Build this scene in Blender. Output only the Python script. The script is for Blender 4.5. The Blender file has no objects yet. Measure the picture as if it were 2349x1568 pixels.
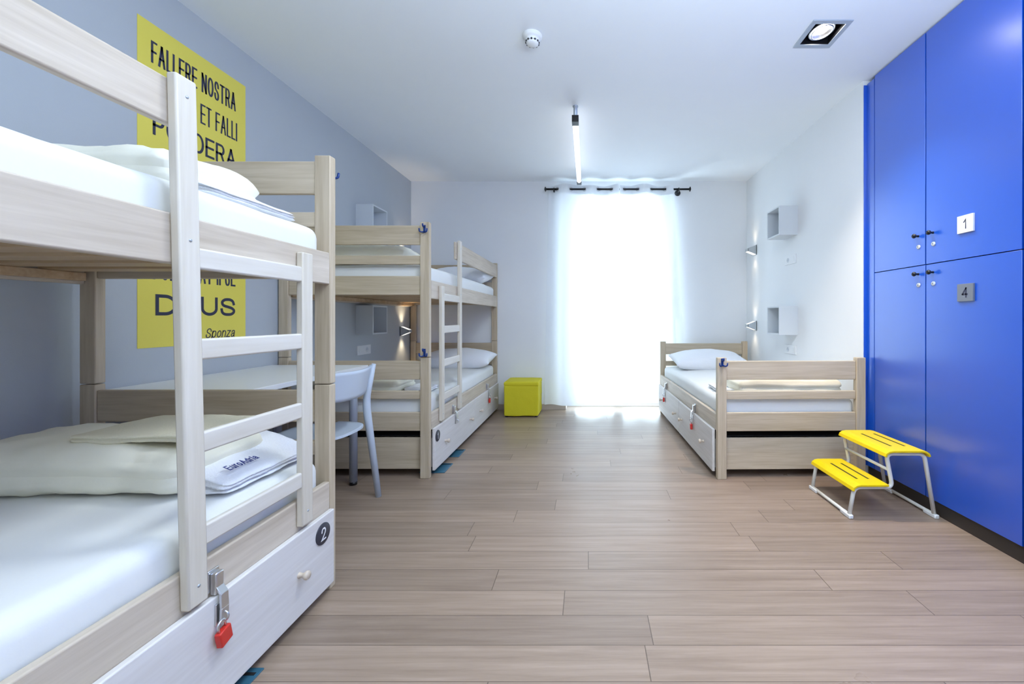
import bpy, bmesh, math, random
from mathutils import Vector, Matrix, noise
R = math.radians
S = bpy.context.scene
C = S.collection
random.seed(7)

# ------------------------------------------------------------------ camera
W_PX, H_PX = 2349.0, 1568.0
VX, VY = 1348.0, 730.0            # vanishing point of the room's long axis in the photograph
EYE = 1.10
cam = bpy.data.cameras.new('camera')
cam.sensor_width = 36.0
cam.lens = 14.0
cam.shift_x = (W_PX / 2 - VX) / W_PX
cam.shift_y = (VY - H_PX / 2) / W_PX
cam.clip_start = 0.02
co = bpy.data.objects.new('camera', cam)
co.location = (0, 0, EYE)
co.rotation_euler = (R(90), 0, 0)
C.objects.link(co)
S.camera = co

# ------------------------------------------------------------------ world, daylight, exposure
w = bpy.data.worlds.new('world'); S.world = w; w.use_nodes = True
bg = w.node_tree.nodes['Background']
bg.inputs[0].default_value = (0.74, 0.86, 1.0, 1)
bg.inputs[1].default_value = 1.5
S.view_settings.view_transform = 'Standard'
S.view_settings.look = 'None'
S.view_settings.gamma = 1.0
S.view_settings.use_curve_mapping = False
S.view_settings.exposure = 0.04
S.cycles.max_bounces = 10
S.cycles.diffuse_bounces = 6
S.cycles.transparent_max_bounces = 12
S.cycles.sample_clamp_indirect = 6.0
S.cycles.use_denoising = True


def area(name, loc, rot, sx, sy, power, col, spread=180):
    l = bpy.data.lights.new(name, 'AREA'); l.shape = 'RECTANGLE'
    l.size = sx; l.size_y = sy; l.energy = power; l.color = col
    l.spread = R(spread)
    o = bpy.data.objects.new(name, l); C.objects.link(o)
    o.location = loc; o.rotation_euler = [R(a) for a in rot]
    return o


DAY = (0.72, 0.875, 1.0)
area('window_daylight', (0.385, 5.10, 1.285), (-90, 0, 0), 1.27, 2.50, 105, DAY)
area('fill_down_behind', (0.9, -0.9, 2.70), (0, 0, 0), 1.6, 1.6, 20, (0.80, 0.92, 1.0))  # soft fill added behind the camera, no real fitting
area('fill_up_overhead', (0.75, 0.2, 1.85), (180, 0, 0), 1.6, 0.8, 118, (0.70, 0.84, 1.0))  # added fill that brightens the ceiling for bounce, no real lamp
area('fill_down_middle', (0.15, 1.6, 2.735), (0, 0, 0), 0.5, 0.5, 26, (0.84, 0.94, 1.0))  # unseen fill added under the ceiling, not a fitting

# ------------------------------------------------------------------ materials
def nt(m):
    m.use_nodes = True
    return m.node_tree.nodes, m.node_tree.links


def mat(name, col, rough=0.5, metal=0.0, bump=0.0, bscale=60.0, var=0.0, emit=None, estr=0.0, spec=0.5, coat=0.0, vscale=5.0):
    m = bpy.data.materials.new(name); n, l = nt(m)
    b = n['Principled BSDF']
    b.inputs['Base Color'].default_value = (*col, 1)
    b.inputs['Roughness'].default_value = rough
    b.inputs['Metallic'].default_value = metal
    b.inputs['Specular IOR Level'].default_value = spec
    b.inputs['Coat Weight'].default_value = coat
    b.inputs['Coat Roughness'].default_value = 0.30
    b.inputs['Coat IOR'].default_value = 1.7
    if emit:
        b.inputs['Emission Color'].default_value = (*emit, 1)
        b.inputs['Emission Strength'].default_value = estr
    tc = n.new('ShaderNodeTexCoord')
    if var > 0:
        nz = n.new('ShaderNodeTexNoise'); nz.inputs['Scale'].default_value = vscale; nz.inputs['Detail'].default_value = 6
        l.new(tc.outputs['Object'], nz.inputs['Vector'])
        mx = n.new('ShaderNodeMix'); mx.data_type = 'RGBA'
        mx.inputs[6].default_value = (*[c * (1 - var) for c in col], 1)
        mx.inputs[7].default_value = (*[min(1, c * (1 + var)) for c in col], 1)
        l.new(nz.outputs['Fac'], mx.inputs[0]); l.new(mx.outputs[2], b.inputs['Base Color'])
    if bump > 0:
        nb = n.new('ShaderNodeTexNoise'); nb.inputs['Scale'].default_value = bscale; nb.inputs['Detail'].default_value = 4
        l.new(tc.outputs['Object'], nb.inputs['Vector'])
        bp = n.new('ShaderNodeBump'); bp.inputs['Strength'].default_value = bump; bp.inputs['Distance'].default_value = 0.01
        l.new(nb.outputs['Fac'], bp.inputs['Height']); l.new(bp.outputs['Normal'], b.inputs['Normal'])
    return m


def wood(name, axis, dark=(0.40, 0.31, 0.20), light=(0.63, 0.53, 0.395), rough=0.5):
    """whitewashed timber with the grain running along one local axis"""
    m = bpy.data.materials.new(name); n, l = nt(m); b = n['Principled BSDF']
    tc = n.new('ShaderNodeTexCoord'); mp = n.new('ShaderNodeMapping')
    sc = [9.0, 9.0, 9.0]; sc[axis] = 0.55
    mp.inputs['Scale'].default_value = sc
    l.new(tc.outputs['Object'], mp.inputs['Vector'])
    a = n.new('ShaderNodeTexNoise'); a.inputs['Scale'].default_value = 1.6; a.inputs['Detail'].default_value = 5
    a.inputs['Roughness'].default_value = 0.55; a.inputs['Distortion'].default_value = 0.6
    l.new(mp.outputs[0], a.inputs['Vector'])
    f = n.new('ShaderNodeTexNoise'); f.inputs['Scale'].default_value = 9.0; f.inputs['Detail'].default_value = 3
    l.new(mp.outputs[0], f.inputs['Vector'])
    mm = n.new('ShaderNodeMath'); mm.operation = 'MULTIPLY_ADD'; mm.inputs[1].default_value = 0.35
    l.new(f.outputs['Fac'], mm.inputs[0]); 
    m2 = n.new('ShaderNodeMath'); m2.operation = 'MULTIPLY'; m2.inputs[1].default_value = 0.65
    l.new(a.outputs['Fac'], m2.inputs[0]); l.new(m2.outputs[0], mm.inputs[2])
    r = n.new('ShaderNodeValToRGB')
    r.color_ramp.elements[0].position = 0.28; r.color_ramp.elements[0].color = (*dark, 1)
    r.color_ramp.elements[1].position = 0.68; r.color_ramp.elements[1].color = (*light, 1)
    l.new(mm.outputs[0], r.inputs['Fac']); l.new(r.outputs['Color'], b.inputs['Base Color'])
    b.inputs['Roughness'].default_value = rough
    bp = n.new('ShaderNodeBump'); bp.inputs['Strength'].default_value = 0.12; bp.inputs['Distance'].default_value = 0.004
    l.new(mm.outputs[0], bp.inputs['Height']); l.new(bp.outputs['Normal'], b.inputs['Normal'])
    return m


def floor_mat():
    m = bpy.data.materials.new('oak_plank_floor'); n, l = nt(m); b = n['Principled BSDF']
    tc = n.new('ShaderNodeTexCoord'); sp = n.new('ShaderNodeSeparateXYZ'); l.new(tc.outputs['Object'], sp.inputs[0])

    def M(op, a, bb=None, c=None):
        q = n.new('ShaderNodeMath'); q.operation = op
        for i, v in enumerate((a, bb, c)):
            if v is None: continue
            if hasattr(v, 'is_output'): l.new(v, q.inputs[i])
            else: q.inputs[i].default_value = v
        return q.outputs[0]
    PW, PL = 0.135, 1.38
    yy = M('DIVIDE', M('ADD', sp.outputs['Y'], 20 * PW - 0.1266), PW)
    row = M('FLOOR', yy); fy = M('FRACT', yy)
    wr = n.new('ShaderNodeTexWhiteNoise'); wr.noise_dimensions = '1D'; l.new(row, wr.inputs['W'])
    xx = M('ADD', M('DIVIDE', M('ADD', sp.outputs['X'], 20), PL), M('MULTIPLY', wr.outputs['Value'], 7.0))
    pid = M('FLOOR', xx); fx = M('FRACT', xx)
    cmb = n.new('ShaderNodeCombineXYZ'); l.new(row, cmb.inputs[0]); l.new(pid, cmb.inputs[1])
    wp = n.new('ShaderNodeTexWhiteNoise'); wp.noise_dimensions = '2D'; l.new(cmb.outputs[0], wp.inputs['Vector'])
    # grain
    gx = M('ADD', M('MULTIPLY', sp.outputs['X'], 0.9), M('MULTIPLY', wp.outputs['Value'], 31.0))
    gy = M('MULTIPLY', sp.outputs['Y'], 22.0)
    gc = n.new('ShaderNodeCombineXYZ'); l.new(gx, gc.inputs[0]); l.new(gy, gc.inputs[1])
    g = n.new('ShaderNodeTexNoise'); g.inputs['Scale'].default_value = 1.5; g.inputs['Detail'].default_value = 7
    g.inputs['Roughness'].default_value = 0.70; g.inputs['Distortion'].default_value = 0.35
    l.new(gc.outputs[0], g.inputs['Vector'])
    rp = n.new('ShaderNodeValToRGB'); e = rp.color_ramp.elements
    e[0].position = 0.25; e[0].color = (0.205, 0.144, 0.102, 1)
    e[1].position = 0.75; e[1].color = (0.368, 0.276, 0.210, 1)
    l.new(g.outputs['Fac'], rp.inputs['Fac'])
    tone = M('MULTIPLY_ADD', wp.outputs['Value'], 0.26, 0.86)
    mt = n.new('ShaderNodeMix'); mt.data_type = 'RGBA'; mt.blend_type = 'MULTIPLY'; mt.inputs[0].default_value = 1.0
    tcn = n.new('ShaderNodeCombineColor')
    for i in range(3): l.new(tone, tcn.inputs[i])
    l.new(rp.outputs['Color'], mt.inputs[6]); l.new(tcn.outputs[0], mt.inputs[7])
    # joints
    ey = M('LESS_THAN', M('MINIMUM', fy, M('SUBTRACT', 1.0, fy)), 0.009)
    ex = M('LESS_THAN', M('MINIMUM', fx, M('SUBTRACT', 1.0, fx)), 0.0012)
    gap = M('MAXIMUM', ey, ex)
    mg = n.new('ShaderNodeMix'); mg.data_type = 'RGBA'
    l.new(M('MULTIPLY', gap, 0.75), mg.inputs[0]); l.new(mt.outputs[2], mg.inputs[6]); mg.inputs[7].default_value = (0.07, 0.045, 0.03, 1)
    l.new(mg.outputs[2], b.inputs['Base Color'])
    sm = n.new('ShaderNodeTexNoise'); sm.inputs['Scale'].default_value = 3.0; sm.inputs['Detail'].default_value = 5
    l.new(tc.outputs['Object'], sm.inputs['Vector'])
    l.new(M('MULTIPLY_ADD', sm.outputs['Fac'], 0.26, 0.20), b.inputs['Roughness'])
    bp = n.new('ShaderNodeBump'); bp.inputs['Strength'].default_value = 0.15; bp.inputs['Distance'].default_value = 0.003
    l.new(M('SUBTRACT', g.outputs['Fac'], gap), bp.inputs['Height']); l.new(bp.outputs['Normal'], b.inputs['Normal'])
    return m


def curtain_mat():
    m = bpy.data.materials.new('sheer_white_curtain'); n, l = nt(m)
    out = n['Material Output']; n.remove(n['Principled BSDF'])
    d = n.new('ShaderNodeBsdfDiffuse'); d.inputs[0].default_value = (0.86, 0.88, 0.90, 1)
    t = n.new('ShaderNodeBsdfTranslucent'); t.inputs[0].default_value = (0.90, 0.93, 0.97, 1)
    p = n.new('ShaderNodeBsdfTransparent')
    a = n.new('ShaderNodeMixShader'); a.inputs[0].default_value = 0.20
    l.new(d.outputs[0], a.inputs[1]); l.new(t.outputs[0], a.inputs[2])
    q = n.new('ShaderNodeMixShader'); q.inputs[0].default_value = 0.05
    l.new(a.outputs[0], q.inputs[1]); l.new(p.outputs[0], q.inputs[2])
    l.new(q.outputs[0], out.inputs[0])
    return m


def glass_mat():
    m = bpy.data.materials.new('window_glass'); n, l = nt(m)
    out = n['Material Output']; n.remove(n['Principled BSDF'])
    g = n.new('ShaderNodeBsdfGlossy'); g.inputs['Roughness'].default_value = 0.02
    p = n.new('ShaderNodeBsdfTransparent'); p.inputs[0].default_value = (0.96, 0.98, 0.98, 1)
    q = n.new('ShaderNodeMixShader'); q.inputs[0].default_value = 0.06
    l.new(p.outputs[0], q.inputs[1]); l.new(g.outputs[0], q.inputs[2]); l.new(q.outputs[0], out.inputs[0])
    return m


M = dict(
    white_paint=mat('white_wall_paint', (0.80, 0.81, 0.82), 0.7, bump=0.04, bscale=220, var=0.015),
    ceiling=mat('white_ceiling_paint', (0.84, 0.87, 0.90), 0.75, bump=0.03, bscale=200, var=0.012),
    grey_paint=mat('grey_wall_paint', (0.47, 0.50, 0.53), 0.6, bump=0.04, bscale=220, var=0.025),
    base=mat('taupe_baseboard', (0.42, 0.35, 0.30), 0.5, var=0.1),
    floor=floor_mat(),
    wx=wood('whitewashed_wood_across', 0), wy=wood('whitewashed_wood_along', 1, (0.43, 0.35, 0.26), (0.66, 0.575, 0.475)), wz=wood('whitewashed_wood_upright', 2),  # end boards and posts darkened as shaded faces, rails lightened as lit
    wf=wood('lit_wood_drawer_front', 1, (0.60, 0.56, 0.53), (0.74, 0.71, 0.69)),  # same bed wood, lightened as the lit room-facing side
    wl=wood('lit_wood_ladder', 2, (0.58, 0.515, 0.41), (0.71, 0.66, 0.58)),  # lit copy of the bed wood for ladder posts
    wr=wood('lit_wood_rung', 1, (0.60, 0.545, 0.46), (0.72, 0.68, 0.62)),  # lit copy of the bed wood for rungs
    slat=wood('raw_pine_slats', 0, (0.42, 0.26, 0.13), (0.62, 0.45, 0.27)),
    sheet=mat('white_cotton_sheet', (0.77, 0.775, 0.76), 0.85, bump=0.10, bscale=22, var=0.02),
    duvet=mat('cream_cotton_duvet', (0.87, 0.84, 0.70), 0.9, bump=0.25, bscale=14, var=0.03),
    blanket=mat('beige_wool_blanket', (0.74, 0.69, 0.52), 0.95, bump=0.3, bscale=160, var=0.08),
    towel=mat('white_terry_towel', (0.86, 0.87, 0.90), 0.95, bump=0.35, bscale=140, var=0.02),
    navy=mat('navy_print', (0.02, 0.04, 0.22), 0.6),
    blue=mat('blue_lacquer', (0.0, 0.082, 0.56), 0.30, var=0.04, vscale=3, spec=0.8, bump=0.012, bscale=10, coat=1.0),
    dark_gap=mat('dark_carcass', (0.004, 0.012, 0.06), 0.6),
    plinth=mat('dark_brown_plinth', (0.035, 0.028, 0.024), 0.5, var=0.15),
    black=mat('black_metal', (0.008, 0.008, 0.010), 0.3, var=0.1),
    void=mat('flat_black', (0.004, 0.004, 0.004), 0.9),  # plain black for the gap shade sheet and the plate edge strips
    chrome=mat('brushed_steel', (0.72, 0.73, 0.75), 0.28, 1.0),
    alu=mat('matt_aluminium', (0.50, 0.55, 0.62), 0.45, 0.7),
    red=mat('red_padlock_enamel', (0.62, 0.03, 0.02), 0.35),
    plate_white=mat('white_plate', (0.82, 0.82, 0.84), 0.4),
    plate_grey=mat('grey_plate', (0.17, 0.19, 0.23), 0.4),
    charcoal=mat('charcoal_disc', (0.035, 0.035, 0.05), 0.45),
    knob_wood=mat('pale_wood_knob', (0.62, 0.52, 0.42), 0.35, var=0.1, vscale=60),
    hook=mat('blue_hook_enamel', (0.004, 0.035, 0.20), 0.3),
    plastic=mat('white_plastic', (0.80, 0.81, 0.82), 0.35),
    chair=mat('pale_blue_grey_plastic', (0.54, 0.60, 0.68), 0.42, var=0.02),
    tube_grey=mat('grey_metal_leg', (0.30, 0.32, 0.37), 0.4, var=0.05),
    desk=mat('white_desk_laminate', (0.80, 0.81, 0.80), 0.35, var=0.01),
    yellow=mat('yellow_fabric', (0.64, 0.56, 0.012), 0.75, bump=0.10, bscale=40, var=0.04),
    yellow_ply=mat('yellow_lacquered_step', (0.88, 0.62, 0.0), 0.35, var=0.02),
    slot=mat('dark_slot', (0.05, 0.04, 0.005), 0.8),
    cream_metal=mat('off_white_tube', (0.74, 0.73, 0.68), 0.35),
    poster=mat('yellow_poster', (0.80, 0.68, 0.10), 0.55, var=0.015),
    ink=mat('charcoal_lettering', (0.030, 0.032, 0.065), 0.6),
    box_white=mat('white_shelf_box', (0.64, 0.67, 0.70), 0.45, var=0.01),
    sconce=mat('light_grey_sconce', (0.50, 0.53, 0.55), 0.5),
    teal=mat('teal_glass_plate', (0.04, 0.13, 0.19), 0.15, var=0.1),
    curtain=curtain_mat(), glass=glass_mat(),
    glow=mat('lamp_glow', (1, 1, 1), 0.5, emit=(1.0, 0.98, 0.95), estr=50.0),
    warm_glow=mat('warm_lamp_glow', (1, 1, 1), 0.5, emit=(1.0, 0.92, 0.80), estr=1.6),
    tube_glow=mat('tube_lamp_glow', (1, 1, 1), 0.5, emit=(0.96, 0.98, 1.0), estr=2.0),
)

# ------------------------------------------------------------------ mesh helpers
def box(bm, x0, x1, y0, y1, z0, z1, bev=0.0, seg=2, mi=0):
    x0, x1 = min(x0, x1), max(x0, x1); y0, y1 = min(y0, y1), max(y0, y1); z0, z1 = min(z0, z1), max(z0, z1)
    vs = [bm.verts.new((x, y, z)) for z in (z0, z1) for y in (y0, y1) for x in (x0, x1)]
    F = [(0, 2, 3, 1), (4, 5, 7, 6), (0, 1, 5, 4), (1, 3, 7, 5), (3, 2, 6, 7), (2, 0, 4, 6)]
    fs = [bm.faces.new([vs[i] for i in f]) for f in F]
    for f in fs: f.material_index = mi
    if bev > 0:
        es = list({e for f in fs for e in f.edges})
        r = bmesh.ops.bevel(bm, geom=es, offset=bev, segments=seg, affect='EDGES', profile=0.5)
        for f in r['faces']: f.material_index = mi; f.smooth = True
        return [v for v in vs if v.is_valid] + list(r['verts'])
    return vs


def tube(bm, pts, r, seg=12, mi=0, cap=True):
    pts = [Vector(p) for p in pts]
    rs = r if isinstance(r, (list, tuple)) else [r] * len(pts)
    up = None; rings = []
    for i, p in enumerate(pts):
        a = pts[max(0, i - 1)]; b = pts[min(len(pts) - 1, i + 1)]
        t = (b - a).normalized()
        if up is None:
            up = t.orthogonal().normalized()
        else:
            up = (up - t * up.dot(t)).normalized()
        s = t.cross(up)
        rings.append([bm.verts.new(p + (up * math.cos(k * 2 * math.pi / seg) + s * math.sin(k * 2 * math.pi / seg)) * rs[i]) for k in range(seg)])
    for a, b in zip(rings, rings[1:]):
        for k in range(seg):
            f = bm.faces.new((a[k], a[(k + 1) % seg], b[(k + 1) % seg], b[k])); f.smooth = True; f.material_index = mi
    if cap:
        f = bm.faces.new(rings[0][::-1]); f.material_index = mi
        f = bm.faces.new(rings[-1]); f.material_index = mi


def rounded(pts, rad, n=6):
    """round the corners of a polyline"""
    pts = [Vector(p) for p in pts]; out = [pts[0]]
    for a, b, c in zip(pts, pts[1:], pts[2:]):
        u = (a - b); v = (c - b)
        d = min(rad, u.length * 0.48, v.length * 0.48)
        p = b + u.normalized() * d; q = b + v.normalized() * d
        for k in range(n + 1):
            t = k / n
            out.append(p * (1 - t) ** 2 + b * 2 * t * (1 - t) + q * t * t)
    out.append(pts[-1])
    return out


def lathe(bm, prof, origin, axis, seg=20, mi=0):
    """prof: (distance along axis, radius)"""
    o = Vector(origin); ax = Vector(axis).normalized(); u = ax.orthogonal().normalized(); v = ax.cross(u)
    rings = []
    for d, r in prof:
        if r < 1e-6: rings.append([bm.verts.new(o + ax * d)])
        else: rings.append([bm.verts.new(o + ax * d + (u * math.cos(k * 2 * math.pi / seg) + v * math.sin(k * 2 * math.pi / seg)) * r) for k in range(seg)])
    for a, b in zip(rings, rings[1:]):
        for k in range(seg):
            k2 = (k + 1) % seg
            if len(a) == 1 and len(b) == 1: continue
            if len(a) == 1: f = bm.faces.new((a[0], b[k], b[k2]))
            elif len(b) == 1: f = bm.faces.new((a[k], b[0], a[k2]))
            else: f = bm.faces.new((a[k], b[k], b[k2], a[k2]))
            f.smooth = True; f.material_index = mi
    bmesh.ops.recalc_face_normals(bm, faces=bm.faces)


def torus(bm, center, axis, R0, r, seg=20, ss=8, mi=0):
    c = Vector(center); ax = Vector(axis).normalized(); u = ax.orthogonal().normalized(); v = ax.cross(u)
    rings = []
    for i in range(seg):
        a = i * 2 * math.pi / seg; d = u * math.cos(a) + v * math.sin(a)
        rings.append([bm.verts.new(c + d * (R0 + r * math.cos(b * 2 * math.pi / ss)) + ax * (r * math.sin(b * 2 * math.pi / ss))) for b in range(ss)])
    for i in range(seg):
        A, B = rings[i], rings[(i + 1) % seg]
        for b in range(ss):
            f = bm.faces.new((A[b], B[b], B[(b + 1) % ss], A[(b + 1) % ss])); f.smooth = True; f.material_index = mi


def prism(bm, poly, lo, hi, axis, mi=0, bev=0.0):
    """extrude a 2-D polygon along axis (0: poly in y,z; 1: poly in x,z; 2: poly in x,y)"""
    def P(p, h):
        if axis == 0: return (h, p[0], p[1])
        if axis == 1: return (p[0], h, p[1])
        return (p[0], p[1], h)
    a = [bm.verts.new(P(p, lo)) for p in poly]; b = [bm.verts.new(P(p, hi)) for p in poly]
    fs = [bm.faces.new(a), bm.faces.new(b[::-1])]
    n = len(poly)
    for i in range(n): fs.append(bm.faces.new((a[i], b[i], b[(i + 1) % n], a[(i + 1) % n])))
    for f in fs: f.material_index = mi
    bmesh.ops.recalc_face_normals(bm, faces=fs)
    if bev > 0:
        es = list({e for f in fs for e in f.edges})
        r = bmesh.ops.bevel(bm, geom=es, offset=bev, segments=2, affect='EDGES', profile=0.5)
        for f in r['faces']: f.material_index = mi; f.smooth = True


def soft(bm, x0, x1, y0, y1, z0, z1, r, amp=0.0, freq=6.0, seed=0, res=0.03, crease=(), crown=0.0, fn=None, mi=0):
    """rounded cloth-like box with wrinkles, fold creases round its sides and a crowned top"""
    c = Vector(((x0 + x1) / 2, (y0 + y1) / 2, (z0 + z1) / 2)); h = Vector((abs(x1 - x0) / 2, abs(y1 - y0) / 2, abs(z1 - z0) / 2))
    r = min(r, *h) * 0.999

    def samp(hh):
        band = [-hh + r * (1 - math.cos(t * math.pi / 2 / 4)) for t in range(5)]
        n = max(1, int((hh - r) * 2 / res))
        mid = [-(hh - r) + (hh - r) * 2 * k / n for k in range(1, n)]
        return band + mid + [-b for b in band[::-1]] if hh - r > 1e-5 else band[:-1] + [0] + [-b for b in band[:-1][::-1]]
    ax = [samp(h[i]) for i in range(3)]
    cache = {}

    def V(p):
        k = tuple(round(q, 5) for q in p)
        if k in cache: return cache[k]
        p = Vector(p)
        inn = Vector([max(-(h[i] - r), min(h[i] - r, p[i])) for i in range(3)])
        d = p - inn
        nrm = d.normalized() if d.length > 1e-9 else Vector((0, 0, 1))
        q = inn + nrm * r if d.length > 1e-9 else p
        side = 1 - abs(nrm.z)
        for (zc, wd, dep) in crease:
            q = q - nrm * dep * side * math.exp(-((q.z + c.z - zc) / wd) ** 2)
        if amp:
            sp = (q + c + Vector((seed * 7.3, seed * 3.1, seed))) * freq
            q = q + nrm * amp * (noise.noise(sp) + 0.5 * noise.noise(sp * 2.3) + 0.25 * noise.noise(sp * 5.1))
        if crown and nrm.z > 0.2:
            q.z += crown * (1 - (p.x / h.x) ** 2) * (1 - (p.y / h.y) ** 4) * nrm.z
        q = q + c
        if fn: q = fn(q)
        v = bm.verts.new(q); cache[k] = v
        return v
    for a in range(3):
        b, d = (a + 1) % 3, (a + 2) % 3
        for sgn in (-1, 1):
            for i in range(len(ax[b]) - 1):
                for j in range(len(ax[d]) - 1):
                    qs = []
                    for (ii, jj) in ((i, j), (i + 1, j), (i + 1, j + 1), (i, j + 1)):
                        p = [0, 0, 0]; p[a] = sgn * h[a]; p[b] = ax[b][ii]; p[d] = ax[d][jj]
                        qs.append(V(p))
                    if sgn < 0: qs.reverse()
                    try:
                        f = bm.faces.new(qs); f.smooth = True; f.material_index = mi
                    except ValueError:
                        pass


def arc(cx, cy, rx, ry, a0, a1, n=14):
    return [(cx + rx * math.cos(R(a0 + (a1 - a0) * k / n)), cy + ry * math.sin(R(a0 + (a1 - a0) * k / n))) for k in range(n + 1)]


def smooth(p, n=4):
    out = []
    for k in range(len(p) - 1):
        a, b_, c, d = p[max(0, k - 1)], p[k], p[k + 1], p[min(len(p) - 1, k + 2)]
        for q in range(n):
            t = q / n
            out.append(tuple(0.5 * (2 * b_[m] + (c[m] - a[m]) * t + (2 * a[m] - 5 * b_[m] + 4 * c[m] - d[m]) * t * t + (3 * b_[m] - a[m] - 3 * c[m] + d[m]) * t ** 3) for m in (0, 1)))
    return out + [p[-1]]


# plain grotesque letters as pen strokes: ink width, strokes (cap height = 1)
GL = {
    'F': (.66, [[(0, 0), (0, 1), (1, 1)], [(0, .52), (.85, .52)]]),
    'A': (.88, [[(0, 0), (.5, 1)], [(.5, 1), (1, 0)], [(.18, .36), (.82, .36)]]),
    'L': (.60, [[(0, 1), (0, 0), (1, 0)]]),
    'E': (.70, [[(1, 1), (0, 1), (0, 0), (1, 0)], [(0, .52), (.93, .52)]]),
    'R': (.77, [[(0, 0), (0, 1)] + arc(.60, .74, .35, .26, 90, -90) + [(0, .48)], [(.50, .48), (.66, .42), (1, 0)]]),
    'N': (.76, [[(0, 0), (0, 1)], [(0, 1), (1, 0)], [(1, 0), (1, 1)]]),
    'O': (.92, [arc(.5, .5, .5, .5, 0, 360, 36)]),
    'S': (.74, [smooth([(.95, .72), (.88, .88), (.70, .98), (.48, 1), (.24, .965), (.07, .84), (.07, .69), (.20, .58), (.5, .505), (.8, .42), (.97, .28), (.93, .13), (.75, .025), (.5, 0), (.23, .025), (.06, .14), (.01, .31)])]),
    'T': (.76, [[(0, 1), (1, 1)], [(.5, 1), (.5, 0)]]),
    'V': (.86, [[(0, 1), (.5, 0)], [(.5, 0), (1, 1)]]),
    'I': (0.0, [[(0, 0), (0, 1)]]),
    'P': (.72, [[(0, 0), (0, 1)] + arc(.60, .73, .40, .27, 90, -90) + [(0, .46)]]),
    'D': (.78, [[(0, .5), (0, 1)] + arc(.42, .5, .58, .5, 90, -90, 20) + [(0, 0), (0, .5)]]),
    'U': (.74, [[(0, 1)] + arc(.5, .37, .5, .37, 180, 360, 18) + [(1, 1)]]),
    'p': (.60, [[(0, .73), (0, -.29)], arc(.5, .365, .5, .365, 0, 360, 30)]),
    'o': (.62, [arc(.5, .365, .5, .365, 0, 360, 30)]),
    'n': (.55, [[(0, 0), (0, .73)], arc(.5, .45, .5, .28, 180, 0) + [(1, 0)]]),
    'z': (.55, [[(.02, .73), (1, .73), (0, 0), (1, 0)]]),
    'a': (.60, [smooth([(.06, .52), (.15, .67), (.48, .73), (.80, .68), (.88, .5), (.88, .15), (1, 0)]), smooth([(.88, .42), (.45, .38), (.10, .30), (.02, .17), (.10, .04), (.35, 0), (.65, .05), (.88, .24)])]),
    'u': (.55, [[(0, .73)] + arc(.5, .28, .5, .28, 180, 360) + [(1, .73)], [(1, .73), (1, 0)]]),
    'r': (.28, [[(0, 0), (0, .73)], smooth([(0, .42), (.3, .66), (1, .73)])]),
    'd': (.60, [arc(.5, .365, .5, .365, 0, 360, 30), [(1, 1), (1, 0)]]),
    'i': (0.0, [[(0, 0), (0, .73)], [(0, .88), (0, 1)]]),
    '1': (.32, [[(0, .70), (.45, .80), (1, 1), (1, 0)]]),
    '2': (.64, [smooth([(.03, .70), (.10, .88), (.28, .98), (.5, 1), (.76, .95), (.93, .78), (.88, .60), (.68, .42), (.30, .18), (.0, 0)]) + [(1, 0)]]),
    '4': (.70, [[(.76, 0), (.76, 1)], [(.76, 1), (0, .30)], [(0, .30), (1, .30)]]),
    ' ': (.22, []),
}


def text_into(bm, s, mtx, width, height, sw, depth=0.0008, mi=0, shear=0.0):
    """lay lettering as flat pen strokes of width sw; width is the whole line, height the cap height"""
    gap = 0.14
    tot = sum(GL[c][0] for c in s) + gap * (len(s) - 1)
    k = (width - sw * len(s)) / tot; hh = height - sw
    x0 = sw / 2
    for c in s:
        wd, strokes = GL[c]
        for st in strokes:
            pts = []
            for (u, v) in st:
                y = sw / 2 + v * hh
                p = Vector((x0 + u * wd * k + shear * y, y))
                if not pts or (p - pts[-1]).length > 1e-6: pts.append(p)
            closed = (pts[0] - pts[-1]).length < 1e-6
            if closed: pts.pop()
            n = len(pts); L_ = []; R_ = []
            for i, p in enumerate(pts):
                a = pts[i - 1] if (i > 0 or closed) else None
                d = pts[(i + 1) % n] if (i < n - 1 or closed) else None
                t1 = (p - a).normalized() if a is not None else (d - p).normalized()
                t2 = (d - p).normalized() if d is not None else t1
                q = p.copy()
                if not closed and i == 0: q -= t2 * sw / 2
                if not closed and i == n - 1: q += t1 * sw / 2
                n1 = Vector((-t1.y, t1.x)); n2 = Vector((-t2.y, t2.x))
                m = n1 + n2
                m = m / max(0.30, m.dot(n1)) if m.length > 1e-6 else n1
                L_.append(bm.verts.new(mtx @ Vector((*(q + m * sw / 2), depth))))
                R_.append(bm.verts.new(mtx @ Vector((*(q - m * sw / 2), depth))))
            for i in range(n if closed else n - 1):
                j = (i + 1) % n
                f = bm.faces.new((L_[i], R_[i], R_[j], L_[j])); f.material_index = mi
        x0 += (wd + gap) * k + sw


def frame(o, xd, yd):
    x = Vector(xd).normalized(); y = Vector(yd).normalized(); z = x.cross(y)
    m = Matrix((x, y, z)).transposed().to_4x4(); m.translation = Vector(o)
    return m


def NB(): return bmesh.new()


OFF = {}


def obj(name, bm, m, parent=None, kind=None, label=None, shift=True):
    """link a bmesh as ONE mesh object; parts built in room coordinates are shifted into their thing's frame"""
    root = parent
    if parent is not None and shift:
        while root.parent: root = root.parent
        off = OFF.get(root.name)
        if off: bmesh.ops.translate(bm, verts=bm.verts, vec=-Vector(off))
    me = bpy.data.meshes.new(name); bmesh.ops.recalc_face_normals(bm, faces=bm.faces); bm.to_mesh(me); bm.free()
    for q in (m if isinstance(m, (list, tuple)) else [m]): me.materials.append(q)
    o = bpy.data.objects.new(name, me); C.objects.link(o)
    if parent is not None: o.parent = parent
    if kind: o['kind'] = kind
    if label: o['label'] = label
    return o


def tag(o, label, cat, group=None):
    o['label'] = label; o['category'] = cat
    if group: o['group'] = group
    return o


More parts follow.
